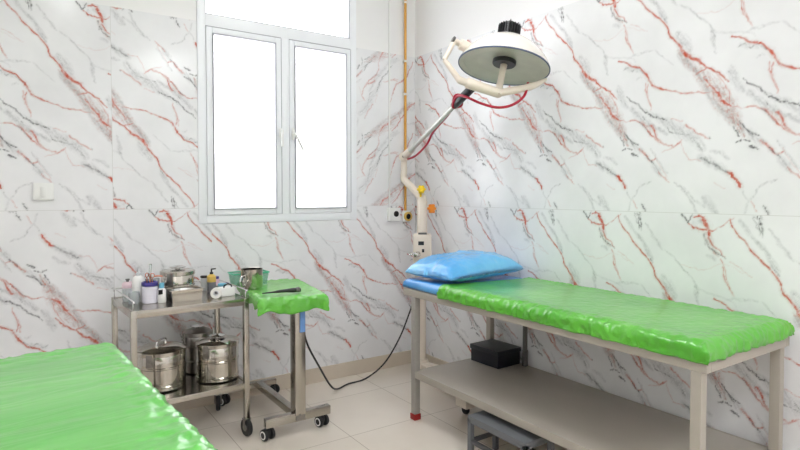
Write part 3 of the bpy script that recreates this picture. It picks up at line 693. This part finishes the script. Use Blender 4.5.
for a, b in (((-.04, -.05, 0), (.04, .05, .004)), ((-.04, -.05, 0), (.04, -.047, .075)), ((-.04, .047, 0), (.04, .05, .105)), ((-.04, -.05, 0), (-.037, .05, .08)), ((.037, -.05, 0), (.04, .05, .08))): m.box(a, b, .001)
m.build('body', M['smoke'], j)

def drum(name, label, cat, x, y, z, r, h, knob, group=None, rz=0, lidh=.03, bands=(.5,), mat_='steel'):
    t = thing(name, label, cat, (x, y, z), rz, group)
    pr = [(r - .008, 0), (r, .004), (r, .012)]
    for b_ in bands: pr += [(r, h * b_ - .006), (r + .003, h * b_ - .003), (r + .003, h * b_ + .003), (r, h * b_ + .006)]
    pr += [(r, h - .004), (r - .003, h)]
    MB().lathe(pr, 48).build('body', M[mat_], t)
    l = MB().lathe([(r + .003, h - .010), (r + .005, h - .008), (r + .005, h + .010), (r - .002, h + .014), (r * .8, h + lidh * .75), (r * .45, h + lidh), (.002, h + lidh)], 48, close=False).build('lid', M[mat_], t)
    if knob == 'bar':
        MB().tube([(-.045, 0, h + lidh - .004), (-.04, 0, h + lidh + .022), (.04, 0, h + lidh + .022), (.045, 0, h + lidh - .004)], .005, 10, 5).cyl((-.047, 0, h + lidh - .006), (-.047, 0, h + lidh + .002), .012).cyl((.047, 0, h + lidh - .006), (.047, 0, h + lidh + .002), .012).build('lid_handle', M['silver'], l)
    else:
        MB().lathe([(.016, h + lidh - .002), (.012, h + lidh + .008), (.04, h + lidh + .010), (.043, h + lidh + .014), (.02, h + lidh + .02), (.001, h + lidh + .021)], 28, close=False).build('lid_knob', M['silver'], l)
    for s in (-1, 1):
        MB().box((s * (r + .004) - .004, -.016, h - .06), (s * (r + .004) + .004, .016, h + .006), .002).cyl((s * (r + .010), -.012, h - .03), (s * (r + .010), .012, h - .03), .005, seg=10).build('latch', M['steel_dark'], t)
    return t
G3 = 'steel dressing drums on the lower trolley shelf'
drum('dressing_drum', 'round steel drum with handled lid nearest the green bed, left on the lower shelf', 'drum', -1.90, -.375, ZL, .119, .188, 'bar', G3, .9, .032, (.12, .62))
drum('dressing_drum', 'round steel drum with flat lid at the front right of the lower trolley shelf', 'drum', -1.617, -.40, ZL, .110, .192, 'knob', G3, .75, .026, (.10, .55))
drum('dressing_drum', 'darker steel drum standing behind the other two on the lower trolley shelf', 'drum', -1.675, -.217, ZL, .073, .215, 'knob', G3, .1, .028, (.3, .7), 'steel_dark')
drum('steel_canister', 'squat round steel canister with flat knob lid on the trolley top', 'canister', -1.787, -.250, ZT, .086, .124, 'knob', None, .9, .018, (.45,))

j = thing('instrument_tray', 'rectangular stainless steel instrument tray lying on the trolley top', 'tray', (-1.79, -.41, ZT), math.radians(4))
m = MB(); w2, d2, h2 = .080, .055, .060
def tapered(m, w, d, z0, z1, k, t):
    o = [(-w * k, -d * k, z0), (w * k, -d * k, z0), (w * k, d * k, z0), (-w * k, d * k, z0), (-w, -d, z1), (w, -d, z1), (w, d, z1), (-w, d, z1)]
    i_ = [(-w * k + t, -d * k + t, z0 + t), (w * k - t, -d * k + t, z0 + t), (w * k - t, d * k - t, z0 + t), (-w * k + t, d * k - t, z0 + t), (-w + t, -d + t, z1), (w - t, -d + t, z1), (w - t, d - t, z1), (-w + t, d - t, z1)]
    fs = [(3, 2, 1, 0), (0, 1, 5, 4), (1, 2, 6, 5), (2, 3, 7, 6), (3, 0, 4, 7), (8, 9, 10, 11), (8, 12, 13, 9), (9, 13, 14, 10), (10, 14, 15, 11), (11, 15, 12, 8), (4, 5, 13, 12), (5, 6, 14, 13), (6, 7, 15, 14), (7, 4, 12, 15)]
    return m.add(o + i_, fs)
tapered(m, w2, d2, 0, h2, .92, .003)
m.box((-w2 - .007, -d2 - .007, h2 - .003), (w2 + .007, -d2 + .001, h2), .001).box((-w2 - .007, d2 - .001, h2 - .003), (w2 + .007, d2 + .007, h2), .001).box((-w2 - .007, -d2, h2 - .003), (-w2 + .001, d2, h2), .001).box((w2 - .001, -d2, h2 - .003), (w2 + .007, d2, h2), .001)
m.build('body', M['steel'], j)
j2 = thing('kidney_dish', 'shiny shallow steel dish nested in the rectangular tray', 'dish', (-1.797, -.41, ZT + .0035), math.radians(4))
MB().lathe([(.002, .004), (.034, .004), (.046, .050), (.048, .050), (.036, 0), (.002, 0)], 32, Matrix.Diagonal((1.35, .95, 1, 1)), close=False).build('body', M['silver'], j2)
j = thing('drops_bottle', 'small white bottle with a flat black cap behind the steel tray', 'bottle', (-1.63, -.19, ZT))
MB().lathe([(.017, 0), (.019, .003), (.019, .065), (.012, .075)], 24).build('body', M['frost'], j); MB().lathe(cyl_prof(.020, .012, .002), 20, Matrix.Translation((0, 0, .074))).build('cap', M['blackpl'], j)
j = thing('pump_bottle', 'grey bottle with a yellow band and black pump on the trolley top', 'bottle', (-1.605, -.255, ZT)); j.scale = (.86, .86, .9)
MB().lathe([(.024, 0), (.027, .004), (.027, .060), (.026, .064)], 28).build('body', M['greyliquid'], j)
MB().lathe([(.027, .063), (.0285, .065), (.0285, .098), (.012, .112)], 28).build('yellow_band', M['amber'], j)
MB().cyl((0, 0, .11), (0, 0, .125), .011).cyl((0, 0, .125), (0, 0, .14), .005).bar((-.004, 0, .143), (.026, -.012, .146), .011, .008).build('pump', M['blackpl'], j)
j = thing('tape_roll', 'white roll of cloth tape standing on edge near the trolley front edge', 'tape', (-1.642, -.475, ZT + .0285), math.radians(-25))
MB().lathe([(.014, -.011), (.0285, -.011), (.0285, .011), (.014, .011), (.014, -.011)], 36, Matrix.Rotation(PI / 2, 4, 'X'), close=False).build('tape', M['tapew'], j)
MB().lathe([(.010, -.0105), (.0142, -.0105), (.0142, .0105), (.010, .0105), (.010, -.0105)], 28, Matrix.Rotation(PI / 2, 4, 'X'), close=False).build('core', M['tapecore'], j)
j = thing('ointment_jar', 'short clear round jar with pale blue band beside the pump bottle', 'jar', (-1.568, -.33, ZT))
MB().lathe(cyl_prof(.022, .042), 28).build('body', M['clear'], j); MB().lathe(cyl_prof(.0235, .014, .002), 28, Matrix.Translation((0, 0, .040))).build('lid', M['cyan'], j)
j = thing('lotion_bottle', 'small clear bottle with pink label and dark purple cap near the trolley back right', 'bottle', (-1.572, -.215, ZT))
MB().lathe([(.018, 0), (.021, .003), (.021, .055), (.014, .066)], 28).build('body', M['clear'], j); MB().lathe([(.0215, .03), (.0218, .031), (.0218, .066), (.0215, .067)], 28, None, False).build('label', M['pinklabel'], j); MB().lathe(cyl_prof(.020, .014, .002), 24, Matrix.Translation((0, 0, .066))).build('cap', M['purple'], j)
j = thing('gauze_box', 'small white box with dark handle mark at the trolley front right corner', 'box', (-1.573, -.425, ZT), math.radians(5))
MB().box((-.038, -.028, 0), (.038, .028, .048), .004).build('body', M['white'], j)
MB().tube([(-.022, -.02, .046), (-.018, -.02, .06), (0, -.02, .066), (.018, -.02, .06), (.022, -.02, .046)], .004, 8, 4).build('handle', M['blackpl'], j)

# ------------------------------------------------------------ overbed stand with the green cover
os_ = thing('overbed_table', 'stainless steel wheeled side table on a single column beside the trolley', 'table', (-1.29, -.39, 0))
ox, oy = 1.29, .39
P_ = lambda x, y, z: (x + ox, y + oy, z)
MB().box(P_(-1.455, -.70, .066), P_(-1.08, -.66, .113), .003).build('front_foot', M['steel_tube'], os_)
MB().box(P_(-1.505, -.075, .070), P_(-1.15, -.045, .105), .003).build('rear_foot', M['steel_tube'], os_)
MB().box(P_(-1.288, -.66, .072), P_(-1.248, -.075, .112), .003).build('base_bar', M['steel_tube'], os_)
MB().box(P_(-1.292, -.705, .10), P_(-1.232, -.635, .735), .004).build('column', M['steel_tube'], os_)
MB().box(P_(-1.288, -.704, .072), P_(-1.236, -.70, .12), .001).cyl(P_(-1.262, -.712, .096), P_(-1.262, -.70, .096), .007, seg=6).build('bracket', M['steel_dark'], os_)
MB().box(P_(-1.266, -.7105, .55), P_(-1.236, -.705, .665), .002).build('label_plate', M['bluelabel'], os_)
TT = Matrix.Translation((-1.29, -.49, 0)) @ Matrix.Rotation(math.radians(-9), 4, 'Z')
MB().box((-.175, -.305, .736), (.175, .305, .757), .006, 2, Matrix.Translation((ox, oy, 0)) @ TT).build('table_top', M['steel_tube'], os_)
for x, y in ((-1.44, -.68), (-1.125, -.68), (-1.165, -.06), (-1.485, -.06)): twin_caster(os_, x + ox, y + oy, .031, .075, math.radians(15 if y < -.3 else 35))
g3 = drape(-.182, .182, -.312, .312, .761, (.045, .055, .07, .03), .016, .008, .0015, .012, 13, .026).build('plastic_cover', M['green'])
finish_sheet(g3); g3.matrix_basis = TT
tag(g3, 'bright green plastic cover draped over the small wheeled steel table', 'cover')
ZG = .7690
j = thing('steel_pot', 'open straight-sided steel mug with handle on the green-covered table', 'mug', (-1.432, -.43, ZG))
MB().lathe([(.002, .003), (.057, .003), (.0575, .106), (.061, .108), (.0605, .1), (.060, .006), (.056, 0), (.002, 0)], 44, close=False).build('body', M['steel'], j)
MB().tube([(-.050, -.03, .075), (-.075, -.048, .07), (-.082, -.052, .045), (-.072, -.046, .022), (-.052, -.03, .02)], .005, 8, 5).build('handle', M['silver'], j)
j = thing('plastic_basket', 'clear plastic basket with teal rim behind the steel mug', 'basket', (-1.405, -.30, ZG), math.radians(0))
m = MB(); tapered(m, .102, .055, 0, .070, .9, .002); m.build('body', M['teal'], j)
ring_ = MB()
ring_.box((-.106, -.059, .067), (.106, -.053, .074), .002).box((-.106, .053, .067), (.106, .059, .074), .002).box((-.106, -.055, .067), (-.100, .055, .074), .002).box((.100, -.055, .067), (.106, .055, .074), .002).build('rim', M['tealrim'], j)
j = thing('probe_handle', 'black slim instrument lying across the green table cover', 'instrument', (-1.362, -.70, ZG + .003), math.radians(-9))
MB().tube([(-.105, 0, .006), (-.05, 0, .008), (-.02, 0, .010), (0.02, 0, .011), (.06, 0, .011), (.098, 0, .010)], .006, 12, 5, [.003, .005, .008, .009, .013, .010]).build('handle', M['blackpl'], j)
MB().lathe([(.012, -.01), (.0145, -.006), (.0145, .006), (.012, .01)], 20, Matrix.Translation((.083, 0, .012)) @ Matrix.Rotation(PI / 2, 4, 'Y')).build('collar', M['strut'], j)

# ------------------------------------------------------------ surgical lamp
V = Vector
sl_ = thing('surgical_lamp', 'cream floor-standing examination lamp with a wide white dome over the bed', 'lamp', (-.128, -.267, 0))
o0 = V((-.128, -.267, 0)); q = lambda *p: V(p) - o0
m = MB().cyl((0, 0, .05), (0, 0, .11), .055, .045, bev=.006).box((-.275, -.80, .055), (-.185, -.70, .105), .008)
for e_ in ((-.348, -1.0), (-.075, -.62), (-.05, -.08)):
    m.bar(V((0, 0, .075)), q(e_[0], e_[1], .085), .045, .035, .006)
m.build('base', M['lampwhite'], sl_)
for e_ in ((-.348, -1.0), (-.075, -.62), (-.05, -.08)):
    p = q(e_[0], e_[1], 0); c = MB().cyl(p + V((0, 0, .05)), p + V((0, 0, .09)), .010).build('caster', M['strut'], sl_)
    MB().cyl(p + V((-.012, 0, .026)), p + V((.012, 0, .026)), .026, bev=.005).build('wheel', M['black'], c)
MB().cyl((0, 0, .1), (0, 0, .83), .029).cyl((0, 0, .82), (0, 0, 1.262), .037, bev=.004).build('column', M['lampwhite'], sl_)
J = q(-.179, -.113, 1.564); J0 = q(-.182, -.118, 1.40)
MB().tube([(0, 0, 1.22), (0, 0, 1.265), J0 * .5 + V((0, 0, 1.27)) * .5, J0, J0 + V((0, 0, .06)), J - V((0, 0, .02))], .034, 18, 2, [.036, .033, .027, .025, .023, .022]).build('offset_neck', M['lampwhite'], sl_)
bx_ = MB().box((-.064, -.07, .80), (.064, .045, 1.012), .012, 3, Matrix.Rotation(math.radians(-34), 4, 'Z')).build('control_box', M['lampwhite'], sl_)
RZ = Matrix.Rotation(math.radians(-34), 4, 'Z')
MB().box((-.030, -.073, .935), (.010, -.069, .962), .001, 1, RZ).build('display', M['blackpl'], bx_)
MB().box((-.03, -.072, 1.010), (.03, -.02, 1.022), .002, 1, RZ).build('trim', M['strut'], bx_)
MB().box((-.022, -.073, .822), (.022, -.069, .834), .001, 1, RZ).build('trim', M['strut'], bx_)
MB().cyl(RZ @ V((-.03, -.07, .872)), RZ @ V((-.055, -.115, .872)), .022, .019, bev=.004).cyl(RZ @ V((-.05, -.07, .872)), RZ @ V((-.095, -.085, .872)), .010, bev=.003).build('dial', M['silver'], bx_)
MB().box((-.004, -.074, .885), (.012, -.069, .908), .001, 1, RZ).build('switch', M['blackpl'], bx_)
def star(p, d, r):
    d = V(d).normalized(); Mx = Matrix.Translation(V(p)) @ d.to_track_quat('Z', 'Y').to_matrix().to_4x4(); m = MB()
    m.lathe([(r * .55, 0), (r * .8, .006), (r * .8, .022), (r * .5, .03)], 24, Mx)
    for k in range(6):
        a = k * PI / 3; m.cyl(Mx @ V((r * .72 * math.cos(a), r * .72 * math.sin(a), .004)), Mx @ V((r * .72 * math.cos(a), r * .72 * math.sin(a), .026)), r * .32, seg=12, bev=.003)
    return m
kn = star((-.040, -.040, 1.325), (-.45, -.85, .1), .030); kn.cyl((-.02, -.01, 1.27), (-.040, -.035, 1.335), .008)
kn.build('clamp_knob', M['yellow'], sl_)
star((.052, -.028, 1.19), (.1, -.9, 0), .034).cyl((.03, 0, 1.19), (.055, -.03, 1.19), .009).build('clamp_knob', M['orange'], sl_)
MB().cyl(J + V((-.03, -.035, 0)), J + V((.03, .035, 0)), .032, bev=.006).build('elbow_joint', M['lampwhite'], sl_)
MB().cyl(J + V((-.036, -.042, 0)), J + V((-.029, -.034, 0)), .008, seg=12).build('joint_bolt', M['strut'], sl_)
A0, A1, A2 = J, q(-.433, -.996, 1.803), q(-.485, -1.2, 1.862)
MB().tube([A0, A0 + (A1 - A0) * .2, A0 + (A1 - A0) * .22, A1], .018, 16, 0, [.026, .024, .017, .016]).build('spring_arm', M['armtube'], sl_)
MB().tube([A0, A0 + (A1 - A0) * .17], .027, 16, 0, [.029, .026]).build('arm_socket', M['lampwhite'], sl_)
MB().cyl(A1 - (A2 - A1) * .05, A2, .023, bev=.004).build('arm_sleeve', M['blackpl'], sl_)
# yoke
pd, pc, pk = q(-.486, -1.192, 2.071), q(-.536, -1.170, 2.090), q(-.569, -1.159, 2.108)
el, yl, t0, t1, yr, ye = q(-.630, -1.146, 2.002), q(-.570, -1.202, 1.889), q(-.544, -1.220, 1.881), q(-.405, -1.316, 1.826), q(-.227, -1.374, 1.868), q(-.093, -1.366, 1.925)
m = MB().tube([pk + (pk - pc) * .1, el], .017, 14, 0, [.014, .012]).tube([el, yl], .015, 14, 0, [.013, .018]).tube([yl + (el - yl) * .05, t0], .02, 14, 0)
m.build('yoke_link', M['lampwhite'], sl_)
MB().cyl(pc + (pk - pc) * .25, pd, .029, bev=.005).cyl(pk, pc, .016, bev=.003).build('dome_pivot', M['lampwhite'], sl_)
MB().cyl(pk + (pk - pc) * .12, pk + (pk - pc) * .45 , .020, bev=.004).build('pivot_knob', M['strut'], sl_)
MB().cyl(t0, t1, .028, .026, bev=.006).build('yoke_tube', M['lampwhite'], sl_)
MB().tube([t1, yr, ye], .02, 14, 5, [.020, .020, .008]).build('yoke_arm', M['lampwhite'], sl_)
# dome
n_ = V((.233, .041, .975)).normalized(); rc = q(-.307, -1.256, 1.986)
MD = Matrix.Translation(rc) @ n_.to_track_quat('Z', 'Y').to_matrix().to_4x4()
R_ = .247
dome = [(R_, 0), (R_ * .985, .016), (R_ * .92, .046), (R_ * .78, .088), (R_ * .62, .122), (R_ * .46, .148), (R_ * .38, .158), (R_ * .24, .164)]
MB().lathe(dome + [(.002, .164)], 64, MD, close=False).build('dome', M['lampdome'], sl_, angle=60)
MB().lathe([(R_ - .003, -.004), (R_ + .002, -.004), (R_ + .002, .003), (R_ - .003, .003), (R_ - .003, -.004)], 64, MD, close=False).build('rim', M['bluerim'], sl_)
M['reflector'] = mat('faceted_reflector', srgb(190, 190, 174), .34, .4, 9, .22)
rf = [(R_ - .002, -.001), (R_ * .9, .010), (R_ * .6, .026), (R_ * .3, .034), (.002, .036)]
vs = []; fs = []; seg = 48
rb = MB().lathe(rf, seg, MD, close=False); rb.build('reflector', M['reflector'], sl_, angle=2)
MB().lathe([(.002, .012), (.060, .012), (.064, .018), (.064, .038), (.002, .038)], 40, MD, close=False).build('lamp_hub', M['blackpl'], sl_)
hb = MD @ V((0, 0, .01)); MB().tube([hb, hb + (t1 - hb) * .3, t1 + (t1 - hb) * .08], .02, 16, 0, [.019, .017, .021]).build('focus_handle', M['lampwhite'], sl_)
MD = MD @ Matrix.Translation((0, 0, -.030))
cf = MB().lathe([(.062, .195), (.064, .200), (.062, .205), (.050, .206)], 40, MD)
for k in range(22):
    a = 2 * PI * k / 22; d = V((math.cos(a), math.sin(a), 0))
    cf.box((-.0022, .02, .2), (.0022, .062 , .270), .001, 1, MD @ Matrix.Rotation(a, 4, 'Z'))
cf.lathe([(.050, .2), (.050, .272), (.042, .278), (.014, .282), (.014, .292), (.006, .30), (.001, .312)], 28, MD)
cf.build('heat_sink', M['blackpl'], sl_)
cab = [(-.236, -1.368, 1.889), (-.277, -1.379, 1.814), (-.345, -1.359, 1.763), (-.411, -1.315, 1.750), (-.464, -1.242, 1.778), (-.492, -1.161, 1.819), (-.474, -1.064, 1.838), (-.452, -1.0, 1.790), (-.405, -1.02, 1.800), (-.437, -1.053, 1.845), (-.476, -1.045, 1.842), (-.430, -.965, 1.792), (-.385, -.875, 1.765), (-.290, -.603, 1.690), (-.268, -.507, 1.622), (-.212, -.308, 1.562), (-.185, -.170, 1.545)]
MB().tube([V(p) - o0 for p in cab], .0072, 10, 7).build('cable', M['redcable'], sl_)

# ------------------------------------------------------------ wall fittings
gp = thing('gas_pipe', 'thin orange-yellow gas pipe running down the wall beside the corner', 'pipe', (-.1, 0, 1.17))
MB().cyl((0, -.016, 0), (0, -.016, ZC - 1.17), .0095, seg=14).build('pipe', M['pipe'], gp)
for z in (2.72, 2.285, 2.04, 1.42): MB().box((-.016, -.028, z - 1.178), (.016, 0, z - 1.162), .003).build('pipe_clip', M['clip'], gp)
ot = thing('gas_outlet', 'round white and yellow gas outlet at the foot of the orange pipe', 'outlet', (-.088, 0, 1.125))
MB().box((-.036, -.022, -.042), (.034, 0, .046), .014, 3).build('plate', M['white'], ot)
MB().lathe([(.022, 0), (.034, 0), (.034, .014), (.022, .016), (.022, 0)], 32, Matrix.Translation((.004, -.022, 0)) @ Matrix.Rotation(PI / 2, 4, 'X'), close=False).build('collar', M['amber'], ot)
MB().cyl((.004, -.02, 0), (.004, -.033, 0), .022, bev=.003).build('port', M['blackpl'], ot)
so = thing('wall_socket', 'square white wall box with a round black port left of the orange pipe', 'socket', (-.207, 0, 1.143))
MB().box((-.05, -.034, -.05), (.05, 0, .05), .006).build('plate', M['white'], so)
MB().cyl((.012, -.033, .004), (.012, -.040, .004), .022, bev=.003).build('port', M['blackpl'], so)
cd = MB().box((-.006, -.010, 0), (.006, 0, ZC - 1.193), .003).build('cable_conduit', M['white']); cd.location = (-.236, 0, 1.193)
tag(cd, 'slim white cable conduit running up the wall from the square box', 'conduit')
ls = thing('light_switch', 'white light switch plate on the marble wall at far left', 'switch', (-2.397, 0, 1.308))
MB().box((-.046, -.016, -.045), (.046, 0, .045), .004).build('plate', M['white'], ls)
MB().box((-.013, -.021, -.026), (.013, -.014, .026), .002, 2, Matrix.Rotation(.09, 4, 'X')).build('rocker', M['white'], ls)
pcb = MB().tube([(-1.222, -.645, .56), (-1.17, -.60, .44), (-1.05, -.50, .27), (-.90, -.34, .09), (-.80, -.24, .016), (-.675, -.17, .0065), (-.53, -.155, .012), (-.40, -.19, .105), (-.29, -.215, .27), (-.215, -.235, .45), (-.165, -.262, .62)], .0058, 8, 8).build('power_cable', M['black'])
tag(pcb, 'black power cable looping down to the floor between the small table and the bed', 'cable')

# ------------------------------------------------------------ lights
def panel(label, x, y, w, s):  # square panel out of view, added to brighten the room
    t = thing('ceiling_light', label, 'light', (x, y, ZC), 0, 'added ceiling lights')
    ring(-w / 2 - .02, w / 2 + .02, -w / 2 - .02, w / 2 + .02, .02, -.0, .03).build('frame', M['white'], t).rotation_euler = (PI / 2, 0, 0)
    m = bpy.data.materials.new('lit_diffuser'); emis(m, (.965, .98, 1, 1), s)
    MB().box((-w / 2, -w / 2, -.022), (w / 2, w / 2, -.012)).build('diffuser', m, t, smooth=False); return t
panel('unseen square ceiling panel added to light the middle of the room', -1.15, -1.5, .6, 10)
panel('unseen square ceiling panel added as fill light at the rear of the room', -.9, -4.3, .6, 24)  # rear panels are added fill light behind the camera
panel('unseen square ceiling panel added as fill light at the rear left of the room', -3.2, -4.2, .6, 24)
t = thing('ceiling_light', 'small round ceiling lamp above the near green bed', 'light', (-2.17, -2.3, ZC), 0, None)
MB().lathe([(.13, 0), (.13, -.03), (.115, -.04), (.11, -.03), (.11, 0)], 40, close=False).build('frame', M['white'], t)
m = bpy.data.materials.new('lit_diffuser'); emis(m, (.965, .98, 1, 1), 34)
MB().lathe([(.002, -.036), (.108, -.034), (.111, -.025), (.002, -.02)], 40, close=False).build('diffuser', m, t)

w = bpy.data.worlds.new('sky'); scn.world = w; w.use_nodes = True
bg = w.node_tree.nodes['Background']; bg.inputs[0].default_value = (.97, .975, 1, 1); bg.inputs[1].default_value = 4.0

# ------------------------------------------------------------ camera
cam = bpy.data.cameras.new('camera'); co = bpy.data.objects.new('camera', cam); C.objects.link(co)
cam.sensor_width = 36; cam.lens = 560 / 800 * 36; cam.shift_y = -14.5 / 800
co.location = (-2.496, -3.483, 1.295); co.rotation_euler = (math.radians(90 - 1.7), 0, math.radians(-34.1))
cam.clip_start = .02; scn.camera = co
scn.view_settings.view_transform = 'Standard'; scn.view_settings.look = 'None'; scn.view_settings.exposure = .2; scn.view_settings.gamma = 1
scn.view_settings.use_curve_mapping = False
scn.cycles.use_denoising = True
scn.cycles.max_bounces = 10; scn.cycles.diffuse_bounces = 6; scn.cycles.transparent_max_bounces = 12
scn.cycles.sample_clamp_indirect = 6
